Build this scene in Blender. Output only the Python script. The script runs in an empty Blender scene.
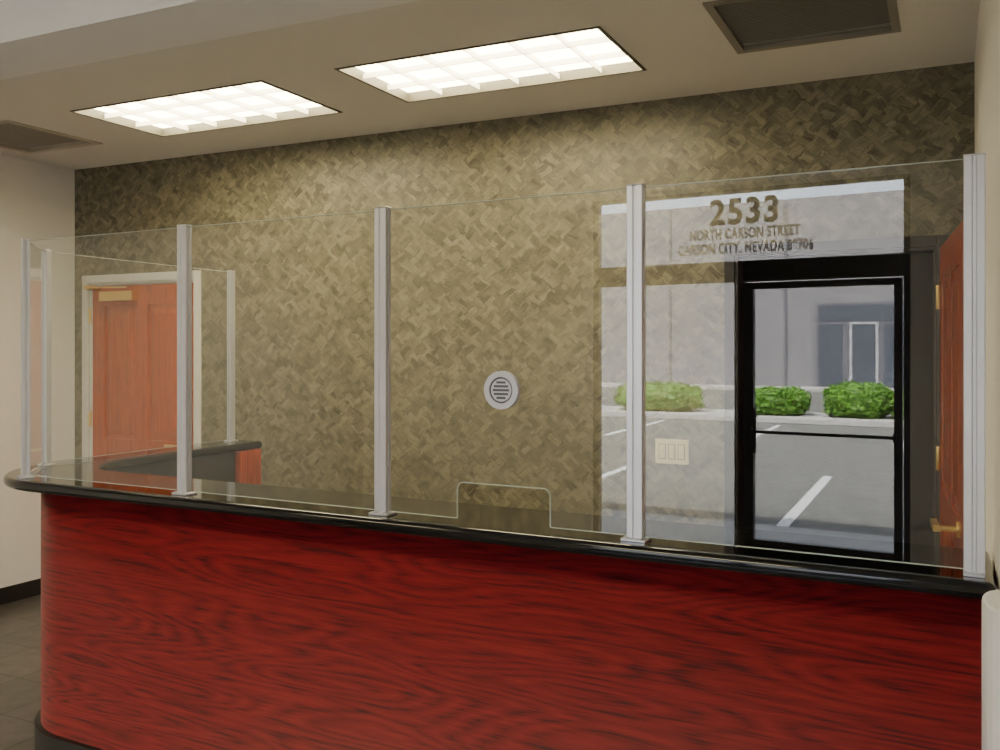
import bpy, bmesh, math, random
from mathutils import Vector, Matrix, noise
random.seed(7)
D=bpy.data; C=bpy.context
EYE=1.55; CEIL=2.74; YW=4.31; XR=0.095; XL=-5.2; YS=-2.13
YAW=math.radians(25.77)
AL=math.radians(2.6)

# ---------------------------------------------------------------- materials
def mat(name):
    m=D.materials.new(name); m.use_nodes=True
    nt=m.node_tree; b=nt.nodes['Principled BSDF']
    return m,nt,b
def simple(name,col,rough=.5,metal=0,bump=0,bscale=200,var=0.0,vscale=8,coat=0):
    m,nt,b=mat(name)
    b.inputs['Roughness'].default_value=rough; b.inputs['Metallic'].default_value=metal
    b.inputs['Coat Weight'].default_value=coat
    tc=nt.nodes.new('ShaderNodeTexCoord')
    n=nt.nodes.new('ShaderNodeTexNoise'); n.inputs['Scale'].default_value=vscale; n.inputs['Detail'].default_value=5
    nt.links.new(tc.outputs['Object'],n.inputs['Vector'])
    r=nt.nodes.new('ShaderNodeValToRGB')
    r.color_ramp.elements[0].position=.3; r.color_ramp.elements[1].position=.7
    r.color_ramp.elements[0].color=(*[c*(1-var) for c in col],1)
    r.color_ramp.elements[1].color=(*[min(1,c*(1+var)) for c in col],1)
    nt.links.new(n.outputs['Fac'],r.inputs['Fac']); nt.links.new(r.outputs['Color'],b.inputs['Base Color'])
    if bump:
        n2=nt.nodes.new('ShaderNodeTexNoise'); n2.inputs['Scale'].default_value=bscale; n2.inputs['Detail'].default_value=3
        nt.links.new(tc.outputs['Object'],n2.inputs['Vector'])
        bp=nt.nodes.new('ShaderNodeBump'); bp.inputs['Strength'].default_value=bump; bp.inputs['Distance'].default_value=.004
        nt.links.new(n2.outputs['Fac'],bp.inputs['Height']); nt.links.new(bp.outputs['Normal'],b.inputs['Normal'])
    return m
def emis(name,col,s):
    m,nt,b=mat(name)
    b.inputs['Base Color'].default_value=(.8,.8,.8,1)
    b.inputs['Emission Color'].default_value=(*col,1); b.inputs['Emission Strength'].default_value=s
    return m
def glassmat(name,tint,ior=1.5):
    m,nt,b=mat(name); nt.nodes.remove(b)
    out=nt.nodes['Material Output']
    tr=nt.nodes.new('ShaderNodeBsdfTransparent'); tr.inputs['Color'].default_value=(*tint,1)
    gl=nt.nodes.new('ShaderNodeBsdfGlossy'); gl.inputs['Roughness'].default_value=0.0; gl.inputs['Color'].default_value=(1,1,1,1)
    geo=nt.nodes.new('ShaderNodeNewGeometry')
    dot=nt.nodes.new('ShaderNodeVectorMath'); dot.operation='DOT_PRODUCT'
    nt.links.new(geo.outputs['Incoming'],dot.inputs[0]); nt.links.new(geo.outputs['Normal'],dot.inputs[1])
    ab=nt.nodes.new('ShaderNodeMath'); ab.operation='ABSOLUTE'; nt.links.new(dot.outputs['Value'],ab.inputs[0])
    om=nt.nodes.new('ShaderNodeMath'); om.operation='SUBTRACT'; om.inputs[0].default_value=1; nt.links.new(ab.outputs[0],om.inputs[1])
    pw=nt.nodes.new('ShaderNodeMath'); pw.operation='POWER'; pw.inputs[1].default_value=5; nt.links.new(om.outputs[0],pw.inputs[0])
    r0=((ior-1)/(ior+1))**2; r0=2*r0/(1+r0)
    ma=nt.nodes.new('ShaderNodeMath'); ma.operation='MULTIPLY_ADD'; ma.inputs[1].default_value=1-r0; ma.inputs[2].default_value=r0
    nt.links.new(pw.outputs[0],ma.inputs[0])
    mx=nt.nodes.new('ShaderNodeMixShader')
    nt.links.new(ma.outputs[0],mx.inputs['Fac']); nt.links.new(tr.outputs[0],mx.inputs[1]); nt.links.new(gl.outputs[0],mx.inputs[2])
    nt.links.new(mx.outputs[0],out.inputs['Surface'])
    return m
def wood(name,dark,mid,light,axis='X',scale=1.0,rough=.3,uv=False,coat=.3,band=.22,fine=230,freq=44):
    """grain running along axis"""
    m,nt,b=mat(name)
    tc=nt.nodes.new('ShaderNodeTexCoord')
    src=tc.outputs['UV'] if uv else tc.outputs['Object']
    def mp(s):
        q=nt.nodes.new('ShaderNodeMapping'); q.inputs['Scale'].default_value=s
        nt.links.new(src,q.inputs['Vector']); return q
    def pick(a,c):
        if uv: return (a*scale,c*scale,1)
        return (a*scale,c*scale,c*scale) if axis=='X' else (c*scale,c*scale,a*scale)
    a=mp(pick(.8,6.0)); n=nt.nodes.new('ShaderNodeTexNoise'); n.inputs['Scale'].default_value=1; n.inputs['Detail'].default_value=1.0; n.inputs['Distortion'].default_value=.15
    nt.links.new(a.outputs[0],n.inputs['Vector'])
    c2=mp(pick(2.2,60)); nm=nt.nodes.new('ShaderNodeTexNoise'); nm.inputs['Scale'].default_value=1; nm.inputs['Detail'].default_value=3
    nt.links.new(c2.outputs[0],nm.inputs['Vector'])
    mul=nt.nodes.new('ShaderNodeMath'); mul.operation='MULTIPLY'; mul.inputs[1].default_value=freq
    nt.links.new(n.outputs['Fac'],mul.inputs[0])
    add=nt.nodes.new('ShaderNodeMath'); add.operation='MULTIPLY_ADD'; add.inputs[1].default_value=1.8; nt.links.new(nm.outputs['Fac'],add.inputs[0]); nt.links.new(mul.outputs[0],add.inputs[2])
    fr=nt.nodes.new('ShaderNodeMath'); fr.operation='PINGPONG'; fr.inputs[1].default_value=1
    nt.links.new(add.outputs[0],fr.inputs[0])
    c=mp(pick(10,fine)); n2=nt.nodes.new('ShaderNodeTexNoise'); n2.inputs['Scale'].default_value=1; n2.inputs['Detail'].default_value=3
    nt.links.new(c.outputs[0],n2.inputs['Vector'])
    m1=nt.nodes.new('ShaderNodeMix'); m1.data_type='FLOAT'; m1.inputs[0].default_value=.5
    nt.links.new(nm.outputs['Fac'],m1.inputs[2]); nt.links.new(n2.outputs['Fac'],m1.inputs[3])
    mx=nt.nodes.new('ShaderNodeMix'); mx.data_type='FLOAT'; mx.inputs[0].default_value=1-band
    nt.links.new(fr.outputs[0],mx.inputs[2]); nt.links.new(m1.outputs[0],mx.inputs[3])
    r=nt.nodes.new('ShaderNodeValToRGB'); e=r.color_ramp.elements
    e[0].position=.34; e[0].color=(*dark,1); e[1].position=.66; e[1].color=(*light,1)
    k=e.new(.46); k.color=(*mid,1)
    nt.links.new(mx.outputs[0],r.inputs['Fac']); nt.links.new(r.outputs['Color'],b.inputs['Base Color'])
    b.inputs['Roughness'].default_value=rough; b.inputs['Coat Weight'].default_value=coat; b.inputs['Coat Roughness'].default_value=.25
    return m

def wallpaper():
    m,nt,b=mat('woven_wallpaper')
    tc=nt.nodes.new('ShaderNodeTexCoord')
    sep=nt.nodes.new('ShaderNodeSeparateXYZ'); nt.links.new(tc.outputs['Object'],sep.inputs[0])
    cmb=nt.nodes.new('ShaderNodeCombineXYZ'); nt.links.new(sep.outputs['X'],cmb.inputs['X']); nt.links.new(sep.outputs['Z'],cmb.inputs['Y'])
    dn=nt.nodes.new('ShaderNodeTexNoise'); dn.inputs['Scale'].default_value=18; nt.links.new(cmb.outputs[0],dn.inputs['Vector'])
    sc=nt.nodes.new('ShaderNodeVectorMath'); sc.operation='SCALE'; sc.inputs['Scale'].default_value=.045; nt.links.new(dn.outputs['Color'],sc.inputs[0])
    ad=nt.nodes.new('ShaderNodeVectorMath'); ad.operation='ADD'; nt.links.new(cmb.outputs[0],ad.inputs[0]); nt.links.new(sc.outputs[0],ad.inputs[1])
    P=ad.outputs[0]
    def layer(rot,seedoff):
        mp=nt.nodes.new('ShaderNodeMapping'); mp.inputs['Rotation'].default_value=(0,0,math.radians(rot)); mp.inputs['Location'].default_value=(seedoff,seedoff,0)
        nt.links.new(P,mp.inputs['Vector'])
        br=nt.nodes.new('ShaderNodeTexBrick'); br.inputs['Scale'].default_value=1
        br.inputs['Brick Width'].default_value=.085; br.inputs['Row Height'].default_value=.029; br.inputs['Mortar Size'].default_value=.003; br.inputs['Mortar Smooth'].default_value=1
        br.inputs['Color1'].default_value=(0,0,0,1); br.inputs['Color2'].default_value=(1,1,1,1); br.inputs['Mortar'].default_value=(.25,.25,.25,1)
        nt.links.new(mp.outputs[0],br.inputs['Vector'])
        m2=nt.nodes.new('ShaderNodeMapping'); m2.inputs['Scale'].default_value=(14,130,1)
        nt.links.new(mp.outputs[0],m2.inputs['Vector'])
        n=nt.nodes.new('ShaderNodeTexNoise'); n.inputs['Scale'].default_value=1; n.inputs['Detail'].default_value=3; nt.links.new(m2.outputs[0],n.inputs['Vector'])
        mx=nt.nodes.new('ShaderNodeMix'); mx.data_type='RGBA'; mx.inputs[0].default_value=.62
        nt.links.new(br.outputs['Color'],mx.inputs[6]); nt.links.new(n.outputs['Fac'],mx.inputs[7])
        return mx.outputs[2]
    A=layer(38,.3); B=layer(-38,.7)
    mp=nt.nodes.new('ShaderNodeMapping'); mp.inputs['Rotation'].default_value=(0,0,math.radians(45)); mp.inputs['Scale'].default_value=(1,1,0); nt.links.new(P,mp.inputs['Vector'])
    ck=nt.nodes.new('ShaderNodeTexChecker'); ck.inputs['Scale'].default_value=14; ck.inputs['Color1'].default_value=(0,0,0,1); ck.inputs['Color2'].default_value=(1,1,1,1)
    nt.links.new(mp.outputs[0],ck.inputs['Vector'])
    mx=nt.nodes.new('ShaderNodeMix'); mx.data_type='RGBA'; nt.links.new(ck.outputs['Fac'],mx.inputs[0]); nt.links.new(A,mx.inputs[6]); nt.links.new(B,mx.inputs[7])
    big=nt.nodes.new('ShaderNodeTexNoise'); big.inputs['Scale'].default_value=14; big.inputs['Detail'].default_value=4; nt.links.new(cmb.outputs[0],big.inputs['Vector'])
    m3=nt.nodes.new('ShaderNodeMix'); m3.data_type='RGBA'; m3.inputs[0].default_value=.33; nt.links.new(mx.outputs[2],m3.inputs[6]); nt.links.new(big.outputs['Fac'],m3.inputs[7])
    r=nt.nodes.new('ShaderNodeValToRGB'); e=r.color_ramp.elements
    e[0].position=.28; e[0].color=(.060,.052,.036,1); e[1].position=.74; e[1].color=(.285,.260,.180,1)
    nt.links.new(m3.outputs[2],r.inputs['Fac']); nt.links.new(r.outputs['Color'],b.inputs['Base Color'])
    b.inputs['Roughness'].default_value=.40
    bp=nt.nodes.new('ShaderNodeBump'); bp.inputs['Strength'].default_value=.25; bp.inputs['Distance'].default_value=.003
    nt.links.new(m3.outputs[2],bp.inputs['Height']); nt.links.new(bp.outputs['Normal'],b.inputs['Normal'])
    return m

def tilemat(name,c1,c2,mort,w,rough=.35):
    m,nt,b=mat(name)
    tc=nt.nodes.new('ShaderNodeTexCoord')
    br=nt.nodes.new('ShaderNodeTexBrick'); br.offset=0; br.inputs['Scale'].default_value=1
    br.inputs['Brick Width'].default_value=w; br.inputs['Row Height'].default_value=w; br.inputs['Mortar Size'].default_value=.004
    br.inputs['Color1'].default_value=(*c1,1); br.inputs['Color2'].default_value=(*c2,1); br.inputs['Mortar'].default_value=(*mort,1)
    nt.links.new(tc.outputs['Object'],br.inputs['Vector'])
    n=nt.nodes.new('ShaderNodeTexNoise'); n.inputs['Scale'].default_value=12; n.inputs['Detail'].default_value=6; nt.links.new(tc.outputs['Object'],n.inputs['Vector'])
    mx=nt.nodes.new('ShaderNodeMix'); mx.data_type='RGBA'; mx.blend_type='OVERLAY'; mx.inputs[0].default_value=.6
    nt.links.new(br.outputs['Color'],mx.inputs[6]); nt.links.new(n.outputs['Fac'],mx.inputs[7])
    nt.links.new(mx.outputs[2],b.inputs['Base Color']); b.inputs['Roughness'].default_value=rough
    return m

M_paper=wallpaper()
M_white=simple('painted_drywall',(.78,.76,.74),.7,bump=.25,bscale=150)
M_ceil=simple('ceiling_paint',(.74,.72,.70),.85,bump=.3,bscale=120)
M_soffit=simple('soffit_paint',(.84,.82,.81),.8,bump=.2,bscale=120)
M_dark=simple('unlit_shade_black',(.02,.018,.018),.8)  # near-black colour stands in for shade in the unlit hall and counter inside
M_blacktrim=simple('black_vinyl_base',(.012,.012,.012),.45)
M_granite=simple('black_laminate_top',(.006,.006,.007),.07,var=.3,vscale=120)
M_cherry=wood('cherry_laminate',(.055,.003,.006),(.175,.006,.010),(.27,.015,.017),uv=True,rough=.40,coat=.08,band=.155,freq=38)
M_cherry_o=wood('cherry_panel_edge',(.20,.03,.01),(.36,.06,.02),(.46,.09,.03),axis='Z')
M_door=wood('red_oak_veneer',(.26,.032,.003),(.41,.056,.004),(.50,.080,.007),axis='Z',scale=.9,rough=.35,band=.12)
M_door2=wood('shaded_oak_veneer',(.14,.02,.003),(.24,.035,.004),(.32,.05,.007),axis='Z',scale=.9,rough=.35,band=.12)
M_alu=simple('satin_aluminium',(.66,.66,.72),.36,metal=.6,var=.04)
M_aluw=simple('silver_plastic',(.56,.55,.62),.4,metal=.2)
M_slot=simple('slot_shadow',(.10,.10,.13),.6)
M_brass=simple('brass',(.80,.58,.22),.28,metal=1)
M_bronze=simple('dark_bronze_aluminium',(.035,.031,.030),.4,metal=.3)
M_glass=glassmat('clear_acrylic',(.97,.98,.97),1.58)
M_sfglass=glassmat('storefront_glass',(.92,.93,.92),1.5)
M_edge=simple('polished_glass_edge',(.42,.47,.44),.2)
M_frame=simple('painted_frame',(.74,.73,.70),.45)
M_grille=simple('grille_metal',(.25,.235,.21),.6)
M_grille2=simple('grille_beige',(.50,.46,.40),.6)
M_rim=simple('troffer_rim',(.10,.09,.07),.5)
M_trof=simple('troffer_enamel',(.95,.93,.86),.4)
M_lamp=emis('fluorescent_lens',(1,.87,.53),21.0)
M_plate=simple('ivory_plastic',(.85,.74,.50),.4)
M_floor=tilemat('floor_tile',(.075,.067,.062),(.11,.098,.092),(.03,.028,.025),.33)
M_bounce=simple('beige_bounce_carpet',(.56,.53,.48),.95,bump=.4,bscale=300,var=.1,vscale=60)  # pale tone chosen to bounce light upward
M_desk=simple('almond_bounce_top',(.60,.56,.50),.4)  # unseen desk top, made pale to throw light back up
M_asph=simple('asphalt',(.115,.115,.103),.9,var=.45,vscale=14)
M_conc=simple('concrete_walk',(.36,.355,.33),.85,var=.1)
M_strip=simple('stripe_paint',(.75,.75,.72),.8)
M_fac=simple('stucco_facade',(.165,.162,.168),.9,var=.08,vscale=.6)
M_fac2=simple('facade_trim',(.10,.10,.115),.9)
M_win=simple('dark_window',(.06,.068,.085),.2)
M_door_lot=simple('white_metal_frame',(.30,.30,.32),.5)
M_leaf=simple('leaf_green',(.075,.19,.012),.6,var=.7,vscale=9)
M_gold=simple('gold_vinyl',(.010,.007,.002),.6)
M_vwhite=simple('white_plastic',(.80,.79,.80),.4)

# ---------------------------------------------------------------- builder
class B:
    def __init__(s,name):
        s.name=name; s.bm=bmesh.new(); s.mats=[]; s.uv=None
    def mi(s,m):
        if m not in s.mats: s.mats.append(m)
        return s.mats.index(m)
    def box(s,x0,x1,y0,y1,z0,z1,m,M=None):
        i=s.mi(m)
        v=[s.bm.verts.new((M@Vector(p)) if M else p) for p in
           [(x0,y0,z0),(x1,y0,z0),(x1,y1,z0),(x0,y1,z0),(x0,y0,z1),(x1,y0,z1),(x1,y1,z1),(x0,y1,z1)]]
        for f in [(0,3,2,1),(4,5,6,7),(0,1,5,4),(1,2,6,5),(2,3,7,6),(3,0,4,7)]:
            fa=s.bm.faces.new([v[k] for k in f]); fa.material_index=i
    def frust(s,x0,x1,z0,z1,ya,yb,ins,m,M):
        """raised door panel: base rectangle at y=ya, top inset by ins at y=yb"""
        i=s.mi(m)
        a=[s.bm.verts.new(M@Vector(p)) for p in [(x0,ya,z0),(x1,ya,z0),(x1,ya,z1),(x0,ya,z1)]]
        c=[s.bm.verts.new(M@Vector(p)) for p in [(x0+ins,yb,z0+ins),(x1-ins,yb,z0+ins),(x1-ins,yb,z1-ins),(x0+ins,yb,z1-ins)]]
        for k in range(4): s.bm.faces.new([a[k],a[(k+1)%4],c[(k+1)%4],c[k]]).material_index=i
        s.bm.faces.new(c).material_index=i
    def prism(s,pts,z0,z1,m,M=None,caps=True):
        i=s.mi(m)
        T=(lambda p:M@Vector(p)) if M else (lambda p:p)
        a=[s.bm.verts.new(T((x,y,z0))) for x,y in pts]; b=[s.bm.verts.new(T((x,y,z1))) for x,y in pts]
        n=len(pts)
        for k in range(n):
            f=s.bm.faces.new([a[k],a[(k+1)%n],b[(k+1)%n],b[k]]); f.material_index=i
        if caps:
            s.bm.faces.new(a[::-1]).material_index=i; s.bm.faces.new(b).material_index=i
    def cyl(s,p,axis,r,l,m,seg=24,r2=None):
        axis=Vector(axis).normalized()
        q=axis.to_track_quat('Z','Y').to_matrix().to_4x4()
        M=Matrix.Translation(Vector(p))@q
        i=s.mi(m); r2=r if r2 is None else r2
        a=[s.bm.verts.new(M@Vector((r*math.cos(t),r*math.sin(t),0))) for t in [2*math.pi*k/seg for k in range(seg)]]
        b=[s.bm.verts.new(M@Vector((r2*math.cos(t),r2*math.sin(t),l))) for t in [2*math.pi*k/seg for k in range(seg)]]
        for k in range(seg):
            f=s.bm.faces.new([a[k],a[(k+1)%seg],b[(k+1)%seg],b[k]]); f.material_index=i; f.smooth=True
        s.bm.faces.new(a[::-1]).material_index=i; s.bm.faces.new(b).material_index=i
    def face(s,pts,m):
        f=s.bm.faces.new([s.bm.verts.new(p) for p in pts]); f.material_index=s.mi(m); return f
    def done(s,bevel=0,parent=None,seg=2,norm=True,smooth=False):
        if norm: bmesh.ops.recalc_face_normals(s.bm,faces=s.bm.faces)
        if smooth:
            for f in s.bm.faces: f.smooth=True
        me=D.meshes.new(s.name); s.bm.to_mesh(me); s.bm.free()
        for m in s.mats: me.materials.append(m)
        o=D.objects.new(s.name,me); C.scene.collection.objects.link(o)
        if bevel:
            md=o.modifiers.new('bevel','BEVEL'); md.width=bevel; md.segments=seg; md.limit_method='ANGLE'; md.angle_limit=math.radians(40)
            if smooth: md.harden_normals=True
        if parent: o.parent=parent
        return o
def empty(name):
    o=D.objects.new(name,None); C.scene.collection.objects.link(o); return o
def grid_holes(b,a0,a1,c0,c1,holes,fn,m):
    xs=sorted(set([a0,a1]+[h[0] for h in holes]+[h[1] for h in holes]))
    ys=sorted(set([c0,c1]+[h[2] for h in holes]+[h[3] for h in holes]))
    for i in range(len(xs)-1):
        for j in range(len(ys)-1):
            cx=(xs[i]+xs[i+1])/2; cy=(ys[j]+ys[j+1])/2
            if any(h[0]<cx<h[1] and h[2]<cy<h[3] for h in holes): continue
            fn(xs[i],xs[i+1],ys[j],ys[j+1])

# ---------------------------------------------------------------- room shell
DL=(-5.065,-4.15,0,1.985)      # left door opening
DR=(-.885,-.045,0,1.985)       # right doorway
b=B('wall_back'); grid_holes(b,XL-.12,XR+.12,0,CEIL,[DL,DR],lambda a,c,d,e:b.box(a,c,YW,YW+.12,d,e,M_paper),M_paper); b.done()
b=B('wall_left'); b.box(XL-.12,XL,YS-.15,YW,0,CEIL,M_white); b.done()
b=B('wall_right'); b.box(XR,XR+.12,YS-.15,YW,0,CEIL,M_white); b.done()
b=B('floor'); b.box(XL-.12,XR+.12,YS-.15,YW+.12,-.1,0,M_floor); b.done()
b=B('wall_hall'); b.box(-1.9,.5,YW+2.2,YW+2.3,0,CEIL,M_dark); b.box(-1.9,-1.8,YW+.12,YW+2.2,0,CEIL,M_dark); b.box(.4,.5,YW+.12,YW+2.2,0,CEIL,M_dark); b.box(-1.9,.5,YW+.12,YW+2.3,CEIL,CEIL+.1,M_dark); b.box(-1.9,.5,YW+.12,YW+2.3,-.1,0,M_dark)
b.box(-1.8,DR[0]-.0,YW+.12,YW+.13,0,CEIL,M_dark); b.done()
# ceiling
TR=[(-3.94,-2.73,3.235,3.845),(-2.34,-1.155,3.235,3.825)]
LOBBY_FILL=[(-4.3,-3.1,-.3,.3),(-2.1,-.9,-.3,.3)]  # fill lamps added behind the camera to brighten the counter front
GR=[(-.76,-.16,3.17,3.76),(-4.99,-4.38,3.22,3.82)]
b=B('ceiling'); grid_holes(b,XL-.12,XR+.12,YS-.15,YW+.12,TR+LOBBY_FILL+GR,lambda a,c,d,e:b.box(a,c,d,e,CEIL,CEIL+.12,M_ceil),M_ceil)
b.box(XL-.12,XR+.12,YS-.15,YW+.12,CEIL+.12,CEIL+.2,M_ceil); b.done()
b=B('ceiling_soffit_beam'); b.box(XL,XR,1.80,2.045,2.44,CEIL,M_soffit); b.done()
b=B('baseboard_left'); b.box(XL,XL+.012,YS,YW,0,.10,M_blacktrim); b.done()
b=B('baseboard_back'); b.box(XL+.012,-5.13,YW-.012,YW,0,.10,M_blacktrim); b.box(-4.08,-.96,YW-.012,YW,0,.10,M_blacktrim); b.done()
b=B('baseboard_right'); b.box(XR-.01,XR,YS,1.93,0,.10,M_blacktrim); b.done()

def troffer(name,x0,x1,y0,y1):
    b=B(name); t=.014
    z=CEIL
    b.box(x0,x1,y0,y0+t,z-.004,z+.09,M_rim); b.box(x0,x1,y1-t,y1,z-.004,z+.09,M_rim)
    b.box(x0,x0+t,y0+t,y1-t,z-.004,z+.09,M_rim); b.box(x1-t,x1,y0+t,y1-t,z-.004,z+.09,M_rim)
    b.box(x0+t,x1-t,y0+t,y1-t,z+.04,z+.09,M_lamp)
    for k in range(1,3):
        y=y0+(y1-y0)*k/3; b.box(x0+t,x1-t,y-.002,y+.002,z+.006,z+.030,M_trof)
    for k in range(1,6):
        x=x0+(x1-x0)*k/6; b.box(x-.002,x+.002,y0+t,y1-t,z+.006,z+.030,M_trof)
    b.done()
for r in TR: troffer('lobby_fill_troffer',*r)
for r in LOBBY_FILL: troffer('lobby_fill_troffer',*r)
for gi,(x0,x1,y0,y1) in enumerate(GR):
    mg=(M_grille,M_grille2)[gi]
    b=B('ceiling_vent_grille'); t=.03; z=CEIL
    b.box(x0,x1,y0,y0+t,z-.008,z+.01,mg); b.box(x0,x1,y1-t,y1,z-.008,z+.01,mg)
    b.box(x0,x0+t,y0+t,y1-t,z-.008,z+.01,mg); b.box(x1-t,x1,y0+t,y1-t,z-.008,z+.01,mg)
    b.box(x0,x1,y0,y1,z+.03,z+.04,M_rim)
    n=34
    for k in range(n):
        y=y0+t+(y1-y0-2*t)*(k+.5)/n
        b.box(-(x1-x0)/2+t,(x1-x0)/2-t,-.007,.007,-.001,.001,mg,Matrix.Translation(((x0+x1)/2,y,z+.004))@Matrix.Rotation(math.radians(14),4,'X'))
    b.done()

# ---------------------------------------------------------------- doors in back wall
def door_leaf(b,w,h,M,m):
    """leaf in local x 0..w, y 0..0.044, raised panels both faces"""
    b.box(0,w,.012,.032,0.008,h,m,M)
    st=.11
    for (ya,yb) in ((0,.012),(.032,.044)):
        for (xa,xb) in ((0,st),(w/2-.05,w/2+.05),(w-st,w)): b.box(xa,xb,ya,yb,.008,h,m,M)
        for (za,zb) in ((.008,.22),(.86,.98),(h-.13,h)):
            for (xa,xb) in ((st,w/2-.05),(w/2+.05,w-st)): b.box(xa,xb,ya,yb,za,zb,m,M)
    for (za,zb) in ((.22,.86),(.98,h-.13)):
        for (xa,xb) in ((st,w/2-.05),(w/2+.05,w-st)):
            g=.020; b.frust(xa+g,xb-g,za+g,zb-g,.012,.001,.035,m,M); b.frust(xa+g,xb-g,za+g,zb-g,.032,.043,.035,m,M)
def frame(b,x0,x1,h,m,w=.05,yf=-.015,back=.12):
    b.box(x0-w,x0,YW+yf,YW+.0,0,h+w,m); b.box(x1,x1+w,YW+yf,YW,0,h+w,m); b.box(x0,x1,YW+yf,YW,h,h+w,m)
    b.box(x0,x0+.015,YW,YW+back,0,h,m); b.box(x1-.015,x1,YW,YW+back,0,h,m); b.box(x0+.015,x1-.015,YW,YW+back,h-.015,h,m)
b=B('door_1')
frame(b,DL[0],DL[1],DL[3],M_frame)
M=Matrix.Translation((DL[0]+.018,YW+.012,0)); wl=DL[1]-DL[0]-.036
door_leaf(b,wl,DL[3]-.02,M,M_door)
for z in (.25,1.05,1.72): b.cyl((DL[0]+.014,YW-.004,z),(0,0,1),.009,.1,M_brass,12)
b.box(DL[0]+.14,DL[0]+.43,YW-.045,YW+.012,1.865,1.925,M_brass)
b.box(-.15,.15,-.008,.008,-.005,.005,M_brass,Matrix.Translation((DL[0]+.22,YW-.06,1.95))@Matrix.Rotation(math.radians(12),4,'Z'))
b.box(DL[0]+.05,DL[0]+.10,YW-.09,YW+.0,1.94,1.965,M_brass)
b.cyl((DL[1]-.09,YW+.012,.96),(0,-1,0),.027,.012,M_brass); b.cyl((DL[1]-.09,YW,.96),(0,-1,0),.009,.05,M_brass); b.box(DL[1]-.2,DL[1]-.08,YW-.058,YW-.044,.952,.968,M_brass)
b.done(.002)
b=B('trim_1')
frame(b,DR[0],DR[1],DR[3],M_bronze,w=.045); b.done(.002)
b=B('door_2')
hx,hy=-.035,YW-.03; ex,ey=.040,3.40
d=Vector((ex-hx,ey-hy,0)); wl=d.length; ang=math.atan2(d.y,d.x)
M=Matrix.Translation((hx,hy,0))@Matrix.Rotation(ang,4,'Z')
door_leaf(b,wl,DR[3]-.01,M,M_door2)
n3=M.to_3x3()
for z in (.25,1.05,1.72): b.cyl(M@Vector((0,-.006,z)),(0,0,1),.009,.1,M_brass,12)
b.cyl(M@Vector((wl-.07,0,.95)),n3@Vector((0,-1,0)),.028,.012,M_brass)
b.cyl(M@Vector((wl-.07,0,.95)),n3@Vector((0,-1,0)),.010,.075,M_brass)
b.box(wl-.20,wl-.06,-.084,-.062,.939,.961,M_brass,M)
b.done(.002)

b=B('light_switch_plate'); sx,sz=-1.178,1.07
b.box(sx-.08,sx+.08,YW-.006,YW,sz-.058,sz+.058,M_plate)
for k in (-1,0,1):
    b.box(sx+k*.046-.017,sx+k*.046+.017,YW-.0075,YW-.006,sz-.036,sz+.036,M_slot)
    b.box(sx+k*.046-.014,sx+k*.046+.014,YW-.010,YW-.0075,sz-.033,sz+.033,M_plate)
    b.box(sx+k*.046-.005,sx+k*.046+.005,YW-.018,YW-.010,sz-.006,sz+.012,M_plate)
b.done(.001)

# ---------------------------------------------------------------- counter
TA=math.tan(AL)
def postY(x): return 2.228+TA*(.049-x)
def counter_path(off,xe=.088,n=24,yend=3.88,xoff=0):
    fy=lambda x: postY(x)-.07+off
    R=.48-off; cx=-2.99; cy=fy(cx)+R*math.cos(AL)
    pts=[(xe,fy(xe))]
    for k in range(n+1):
        a=-math.pi/2-AL+ ( -math.pi/2+AL)*k/n
        pts.append((cx+R*math.cos(a),cy+R*math.sin(a)))
    pts.append((cx-R,yend-off))
    return pts
def inner_path(off,xe=.088,n=14,yend=3.88):
    xi=-3.262-off; R=.30+off; fy=lambda x: postY(x)+.30-off
    cx=xi+R; cy=fy(cx)+R
    pts=[(xi,yend-off)]
    for k in range(n+1):
        a=math.pi+(math.pi/2)*k/n
        pts.append((cx+R*math.cos(a),cy+R*math.sin(a)))
    pts.append((xe,fy(xe)))
    return pts
counter=empty('reception_counter')
b=B('countertop'); b.prism(counter_path(0)+inner_path(0),1.032,1.07,M_granite); b.done(.016,counter,5,smooth=True)
def clad(name,path,z0,z1,m,th=.02,parent=None):
    bm=bmesh.new(); uv=bm.loops.layers.uv.new('UVMap')
    u=0; us=[0]
    for i in range(1,len(path)):
        u+=math.dist(path[i],path[i-1]); us.append(u)
    off=[]
    for i in range(len(path)):
        p0=Vector(path[max(0,i-1)]); p1=Vector(path[min(len(path)-1,i+1)]); t=(p1-p0).normalized(); nrm=Vector((t.y,-t.x))
        off.append((path[i][0]+nrm.x*th,path[i][1]+nrm.y*th))
    for i in range(len(path)-1):
        for P,flip in ((path,0),(off,1)):
            vs=[bm.verts.new((*P[i],z0)),bm.verts.new((*P[i+1],z0)),bm.verts.new((*P[i+1],z1)),bm.verts.new((*P[i],z1))]
            f=bm.faces.new(vs if not flip else vs[::-1]); f.smooth=True
            cs={vs[0]:(us[i],z0),vs[1]:(us[i+1],z0),vs[2]:(us[i+1],z1),vs[3]:(us[i],z1)}
            for l in f.loops: l[uv].uv=cs[l.vert]
        for z in (z0,z1):
            f=bm.faces.new([bm.verts.new((*path[i],z)),bm.verts.new((*path[i+1],z)),bm.verts.new((*off[i+1],z)),bm.verts.new((*off[i],z))])
            for l in f.loops: l[uv].uv=(l.vert.co.x,l.vert.co.y)
    bmesh.ops.remove_doubles(bm,verts=bm.verts,dist=1e-5)
    me=D.meshes.new(name); bm.to_mesh(me); bm.free(); me.materials.append(m)
    o=D.objects.new(name,me); C.scene.collection.objects.link(o); o.parent=parent; return o
clad('front_panel',counter_path(.15,n=40,xe=.07),.10,1.032,M_cherry,-.02,counter)
b=B('seam_strips')
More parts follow.
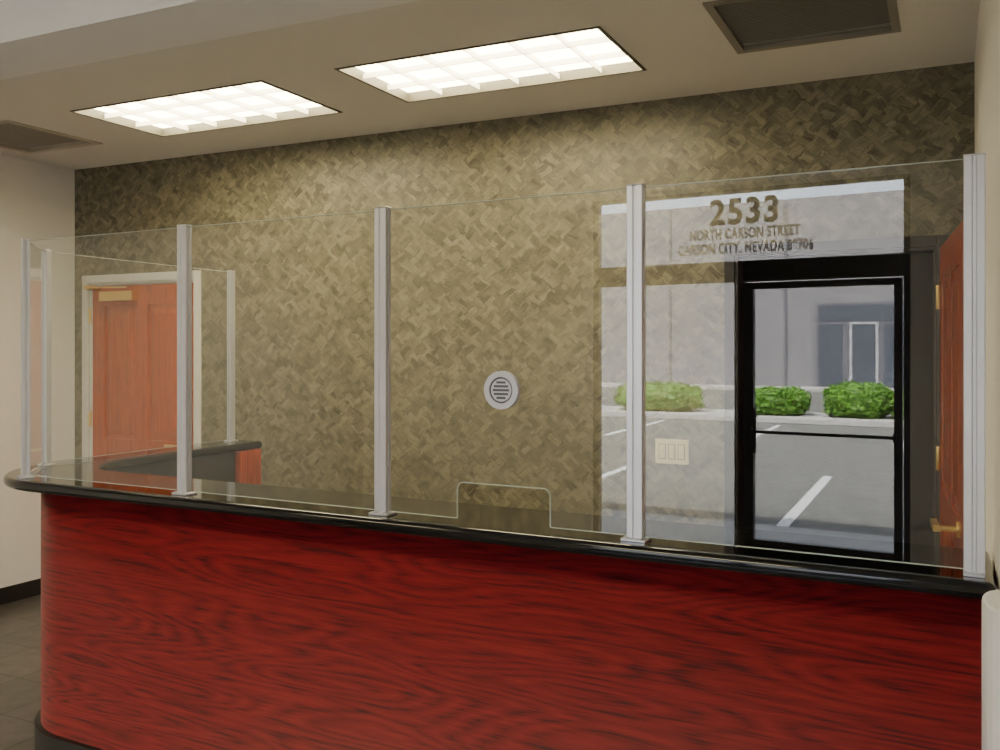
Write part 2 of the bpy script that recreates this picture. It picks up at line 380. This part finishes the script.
for x in (-1.98,):
    y=postY(x)-.07+.15
    b.box(x-.0008,x+.0008,y-.0012,y+.002,.10,1.03,M_blacktrim)
b.done(0,counter)
clad('toe_base',counter_path(.138,n=40),0,.10,M_blacktrim,-.03,counter)
b=B('inner_carcass')
pin=inner_path(.03); pout=counter_path(.175)
b.prism(pout+pin,0,1.03,M_dark); b.done(0,counter)
b=B('end_panel'); b.box(-3.335,-3.262,3.70,3.865,0,1.03,M_cherry_o); b.done(.003,counter)
b=B('work_desk_surface'); b.prism([(.08,postY(.08)+.28),(.08,postY(.08)+.62),(-2.5,postY(-2.5)+.62),(-2.5,postY(-2.5)+.28)],.71,.74,M_desk)
for x in (-2.4,-1.6,-.75,.03): b.box(x-.015,x+.015,postY(x)+.30,postY(x)+.58,0,.71,M_dark)
b.done(.004,counter)
b=B('unseen_bounce_carpet'); b.box(-2.6,-.10,postY(-2.6)+.65,YW-.02,0,.008,M_bounce); b.done()  # unseen floor patch, added to bounce light onto the ceiling

# ---------------------------------------------------------------- glass partition
part=empty('glass_partition')
Z0,Z1=1.07,1.964
posts=[(.049,postY(.049)),(-.711,postY(-.711)),(-1.49,postY(-1.49)),(-2.295,postY(-2.295)),(-3.125,2.372),(-3.385,2.665),(-3.40,3.79)]
for i,(x,y) in enumerate(posts):
    if i<4: a=-AL
    elif i==4: a=math.radians(-28)
    elif i==5: a=math.radians(-70)
    else: a=math.radians(-90)
    M=Matrix.Translation((x,y,0))@Matrix.Rotation(a,4,'Z')
    b=B('post_%d'%(i+1)); s=.0205 if i<4 else .017
    prof=[(-s,-.014),(-.004,-.014),(-.004,-.010),(.004,-.010),(.004,-.014),(s,-.014),(s,-.003),(s-.006,-.003),(s-.006,.003),(s,.003),(s,.014),(-s,.014),(-s,.003),(-s+.006,.003),(-s+.006,-.003),(-s,-.003)]
    b.prism(prof,Z0+.006,Z1,M_alu,M)
    b.box(-s-.001,s+.001,-.015,.015,Z1,Z1+.003,M_alu,M)
    b.box(-s-.012 if i else -s,s+.012 if i else s,-.026,.026,Z0,Z0+.007,M_alu,M)
    for k in (-1,1): b.cyl(M@Vector((k*(s-.003),-.020,Z0+.007)),(0,0,1),.004,.003,M_aluw,10)
    b.done(.0012,part,1)
def panel(i,j,name,notch=None):
    p=Vector(posts[i]); q=Vector(posts[j]); d=(q-p); L=d.length; d/=L
    g=.015; z0=Z0+.012; z1=Z1-.006
    P=lambda s,z:(p.x+d.x*s,p.y+d.y*s,z)
    out=[(g,z0)]
    nt=[]
    if notch:
        a,c,h=notch; r=.02
        nt=[(a,z0),(a,h-r)]+[(a+r-r*math.cos(t),h-r+r*math.sin(t)) for t in [math.pi/2*k/5 for k in range(1,6)]]
        nt+=[(c-r+r*math.sin(t),h-r+r*math.cos(t)) for t in [math.pi/2*k/5 for k in range(0,5)]]+[(c,h-r),(c,z0)]
    out+=nt+[(L-g,z0),(L-g,z1),(g,z1)]
    b=B(name); b.face([P(s,z) for s,z in out],M_glass)
    b.done(0,part,norm=False)
    b=B(name+'_edge'); M=Matrix.Translation((p.x,p.y,0))@Matrix.Rotation(math.atan2(d.y,d.x),4,'Z')
    b.box(g,L-g,-.0028,.0028,z1,z1+.0022,M_edge,M)
    b.box(g,(notch[0] if notch else L-g),-.0028,.0028,z0-.0018,z0,M_edge,M)
    if notch:
        b.box(notch[1],L-g,-.0028,.0028,z0-.0018,z0,M_edge,M)
        for k in range(len(nt)-1):
            (a1,b1),(a2,b2)=nt[k],nt[k+1]; mm=M@Matrix.Translation(((a1+a2)/2,0,(b1+b2)/2))@Matrix.Rotation(-math.atan2(b2-b1,a2-a1),4,'Y')
            l=math.dist(nt[k],nt[k+1])/2
            b.box(-l,l,-.0028,.0028,-.0014,.0014,M_edge,mm)
    b.done(0,part)
panel(1,0,'panel_1')
dd=math.cos(AL)
panel(2,1,'panel_2',notch=((-1.235+1.49)/dd,(-.949+1.49)/dd,1.182))
panel(3,2,'panel_3'); panel(4,3,'panel_4'); panel(5,4,'panel_5'); panel(6,5,'panel_6')
b=B('speak_through_vent'); vx=-1.094; M=Matrix.Translation((vx,postY(vx),1.441))@Matrix.Rotation(-AL,4,'Z')@Matrix.Rotation(math.pi/2,4,'X')
def ring(r0,r1,za,zb,m,seg=48):
    i=b.mi(m)
    A=[];
    for r,z in ((r0,za),(r1,za),(r1,zb),(r0,zb)):
        A.append([b.bm.verts.new(M@Vector((r*math.cos(2*math.pi*k/seg),r*math.sin(2*math.pi*k/seg),z))) for k in range(seg)])
    for q in range(4):
        for k in range(seg):
            f=b.bm.faces.new([A[q][k],A[q][(k+1)%seg],A[(q+1)%4][(k+1)%seg],A[(q+1)%4][k]]); f.material_index=i
ring(.036,.052,-.008,.009,M_aluw); ring(.030,.0365,-.006,.005,M_slot); ring(.0,.031,-.006,.007,M_aluw)
for k,w in ((-2,.014),(-1,.022),(0,.025),(1,.022),(2,.014)):
    b.box(-w,w,k*.0105-.0032,k*.0105+.0032,.0065,.0078,M_slot,M)
b.done(0,part)

b=B('trim_2')
pts=[(XR-.0-.038*math.sin(t),2.03-.09*math.cos(t)) for t in [math.pi*k/10 for k in range(0,11)]]
b.prism(pts,0,1.07,M_vwhite); b.done(.006)

# ---------------------------------------------------------------- storefront behind the camera
SX0,SX1,SZ=-2.92,-.625,2.71
b=B('wall_front'); grid_holes(b,XL,XR,0,CEIL,[(SX0,SX1,0,SZ)],lambda a,c,d,e:b.box(a,c,YS-.15,YS,d,e,M_white),M_white); b.done()
b=B('wall_front_parapet'); b.box(-12,8,YS-.3,YS-.15,SZ+.12,4.2,M_fac); b.box(-12,XL-.1,YS-.3,YS-.15,0,SZ+.12,M_fac); b.box(XR+.1,8,YS-.3,YS-.15,0,SZ+.12,M_fac); b.done()
b=B('window_1'); f=.045; y0,y1=YS-.10,YS-.04
b.box(SX0,SX0+f,y0,y1,0,SZ,M_bronze); b.box(SX1-f,SX1,y0,y1,0,SZ,M_bronze)
b.box(SX0+f,SX1-f,y0,y1,SZ-.025,SZ,M_bronze)
b.box(SX0+f,SX1-f,y0,y1,2.04,2.19,M_bronze)
b.box(-1.80,-1.72,y0,y1,0,2.04,M_bronze)
b.box(SX0+f,-1.80,y0,y1,0,.08,M_bronze)
ym=(y0+y1)/2
b.face([(SX0+f,ym,2.19),(SX1-f,ym,2.19),(SX1-f,ym,SZ-.025),(SX0+f,ym,SZ-.025)],M_sfglass)
b.face([(SX0+f,ym,.08),(-1.80,ym,.08),(-1.80,ym,2.04),(SX0+f,ym,2.04)],M_sfglass)
b.done(0)
b=B('door_3'); x0,x1=-1.715,-.68; s=.05
b.box(x0,x0+s,y0,y1,.02,2.03,M_bronze); b.box(x1-s,x1,y0,y1,.02,2.03,M_bronze); b.box(x0+s,x1-s,y0,y1,1.985,2.03,M_bronze); b.box(x0+s,x1-s,y0,y1,.02,.2,M_bronze)
b.face([(x0+s,ym,.2),(x1-s,ym,.2),(x1-s,ym,1.985),(x0+s,ym,1.985)],M_sfglass)
b.box(x0+s-.02,x1-s+.02,y1+.04,y1+.055,.96,.982,M_bronze)
for xx in (x0+s-.02,x1-s): b.box(xx,xx+.02,y1,y1+.055,.94,1.0,M_bronze)
b.cyl((x0+.075,y1+.06,.82),(0,0,1),.014,.32,M_bronze,12); b.cyl((x0+.075,y1,.88),(0,1,0),.008,.06,M_bronze,10); b.cyl((x0+.075,y1,1.08),(0,1,0),.008,.06,M_bronze,10)
b.done(.002)
sign=empty('address_lettering')
def text(t,x,z,h,w,off=0):
    cu=D.curves.new(t,'FONT'); cu.body=t; cu.align_x='CENTER'; cu.size=1; cu.offset=off; cu.extrude=.001; cu.space_character=1.08
    o=D.objects.new('text',cu); C.scene.collection.objects.link(o); C.view_layer.update()
    me=D.meshes.new_from_object(o.evaluated_get(C.evaluated_depsgraph_get())); D.objects.remove(o)
    xs=[v.co.x for v in me.vertices]; ys=[v.co.y for v in me.vertices]
    W=max(xs)-min(xs); H=max(ys)-min(ys); mx=(max(xs)+min(xs))/2; my=(max(ys)+min(ys))/2
    for v in me.vertices: v.co=Vector(((v.co.x-mx)*w/W,(v.co.y-my)*h/H,v.co.z*.5))
    me.materials.append(M_gold)
    q=D.objects.new('line_'+t.split()[0].lower(),me); C.scene.collection.objects.link(q)
    q.rotation_euler=(math.pi/2,0,0); q.location=(x,ym-.004,z); q.parent=sign
text('2533',-1.745,2.555,.195,.50,.03)
text('NORTH CARSON STREET',-1.745,2.395,.078,.80,.03)
text('CARSON CITY, NEVADA 89706',-1.745,2.285,.094,.98,.03)

# ---------------------------------------------------------------- exterior
b=B('ground_parking_lot'); b.box(-60,40,-80,-3.95,-.16,-.12,M_asph); b.done()
b=B('ground_sidewalk'); b.box(-40,30,-3.95,YS-.15,-.16,-.02,M_conc); b.done()
b=B('parking_stripes')
for k in range(-6,6):
    x=-2.0+k*2.7
    for (ya,yb,dx) in ((-4.1,-8.3,-.4),(-12.2,-16.4,-.4),(-21,-25,-.4)):
        z=-.115; b.face([(x-.06,ya,z),(x+.06,ya,z),(x+.06+dx,yb,z),(x-.06+dx,yb,z)],M_strip)
b.done()
b=B('planter_island'); b.box(-30,20,-19.0,-16.9,-.12,.02,M_conc); b.done(.02)
def bush(x,y,w,d,h):
    bm=bmesh.new(); bmesh.ops.create_icosphere(bm,subdivisions=4,radius=1)
    for v in bm.verts:
        p=v.co.copy()
        q=Vector([math.copysign(abs(c)**.7,c) for c in p])
        n=noise.noise(p*3+Vector((x,y,0)))*.18+noise.noise(p*9)*.09
        q*=1+n
        v.co=Vector((q.x*w/2,q.y*d/2,max(0,q.z*h/2+h/2)))
    vs=[(v.co.copy(),v.normal.copy()) for v in bm.verts]
    for _ in range(2600):
        c,n=random.choice(vs); c=c+Vector([random.uniform(-.06,.06) for _ in range(3)])
        a=Vector([random.uniform(-1,1) for _ in range(3)]).normalized()*.05; e=a.cross(Vector([random.uniform(-1,1) for _ in range(3)])).normalized()*.025
        ps=[c-a,c+e,c+a,c-e]
        for p in ps: p.z=max(0,p.z)
        bm.faces.new([bm.verts.new(p) for p in ps])
    me=D.meshes.new('hedge_bush'); bm.to_mesh(me); bm.free(); me.materials.append(M_leaf)
    o=D.objects.new('hedge_bush',me); C.scene.collection.objects.link(o); o.location=(x,y,.021)
for (x,w,h) in ((-8.5,2.1,.66),(-5.5,1.3,.6),(-3.7,1.4,.74),(-2.35,1.2,.62),(-11.6,2,.6),(-.6,1.6,.7)): bush(x,-17.9,w,1.2,h)
b=B('neighboring_building')
YB=-36.0; HB=8.0
b.box(-45,30,YB-8,YB,-.14,HB,M_fac)
for k in range(-7,5): b.box(k*5.2-.05+.6,k*5.2+.05+.6,YB,YB+.05,0,HB-.1,M_fac2)
for xc in (-6.5,-22,9):
    b.box(xc-2,xc+2,YB,YB+.2,0,3.5,M_fac2)
    b.box(xc-1.9,xc+1.9,YB+.2,YB+.22,2.75,3.4,M_win)
    b.box(xc-1.9,xc-.95,YB+.2,YB+.22,.1,2.6,M_win); b.box(xc-.55,xc+.35,YB+.2,YB+.22,.1,2.6,M_win); b.box(xc+.65,xc+1.9,YB+.2,YB+.22,.1,2.6,M_win)
    b.box(xc-.66,xc-.55,YB+.2,YB+.25,.0,2.7,M_door_lot); b.box(xc+.35,xc+.46,YB+.2,YB+.25,.0,2.7,M_door_lot); b.box(xc-.55,xc+.35,YB+.2,YB+.25,2.6,2.7,M_door_lot)
b.box(-45,30,YB,YB+2,-.14,.0,M_conc)
b.done()

# ---------------------------------------------------------------- light
w=D.worlds.new('World'); C.scene.world=w; w.use_nodes=True
nt=w.node_tree; bg=nt.nodes['Background']; sk=nt.nodes.new('ShaderNodeTexSky'); sk.sky_type='NISHITA'; sk.sun_disc=False
sk.sun_elevation=math.radians(55); sk.sun_rotation=math.radians(20); sk.dust_density=4
hs=nt.nodes.new('ShaderNodeHueSaturation'); hs.inputs['Saturation'].default_value=.5
nt.links.new(sk.outputs[0],hs.inputs['Color']); nt.links.new(hs.outputs[0],bg.inputs['Color']); bg.inputs['Strength'].default_value=2.6
l=D.lights.new('sun','SUN'); l.energy=44; l.angle=.01; l.color=(1,.96,.90)
o=D.objects.new('sun',l); C.scene.collection.objects.link(o)
dirv=Vector((.35,-.55,-.95)); o.rotation_euler=dirv.to_track_quat('-Z','Y').to_euler(); o.location=(0,0,12)

# ---------------------------------------------------------------- camera
cam=D.cameras.new('camera'); cam.sensor_width=36; cam.lens=930*36/1000; cam.shift_y=-.025; cam.clip_start=.01; cam.clip_end=300
co=D.objects.new('camera',cam); C.scene.collection.objects.link(co); co.location=(0,0,EYE); co.rotation_euler=(math.pi/2,0,YAW)
C.scene.camera=co
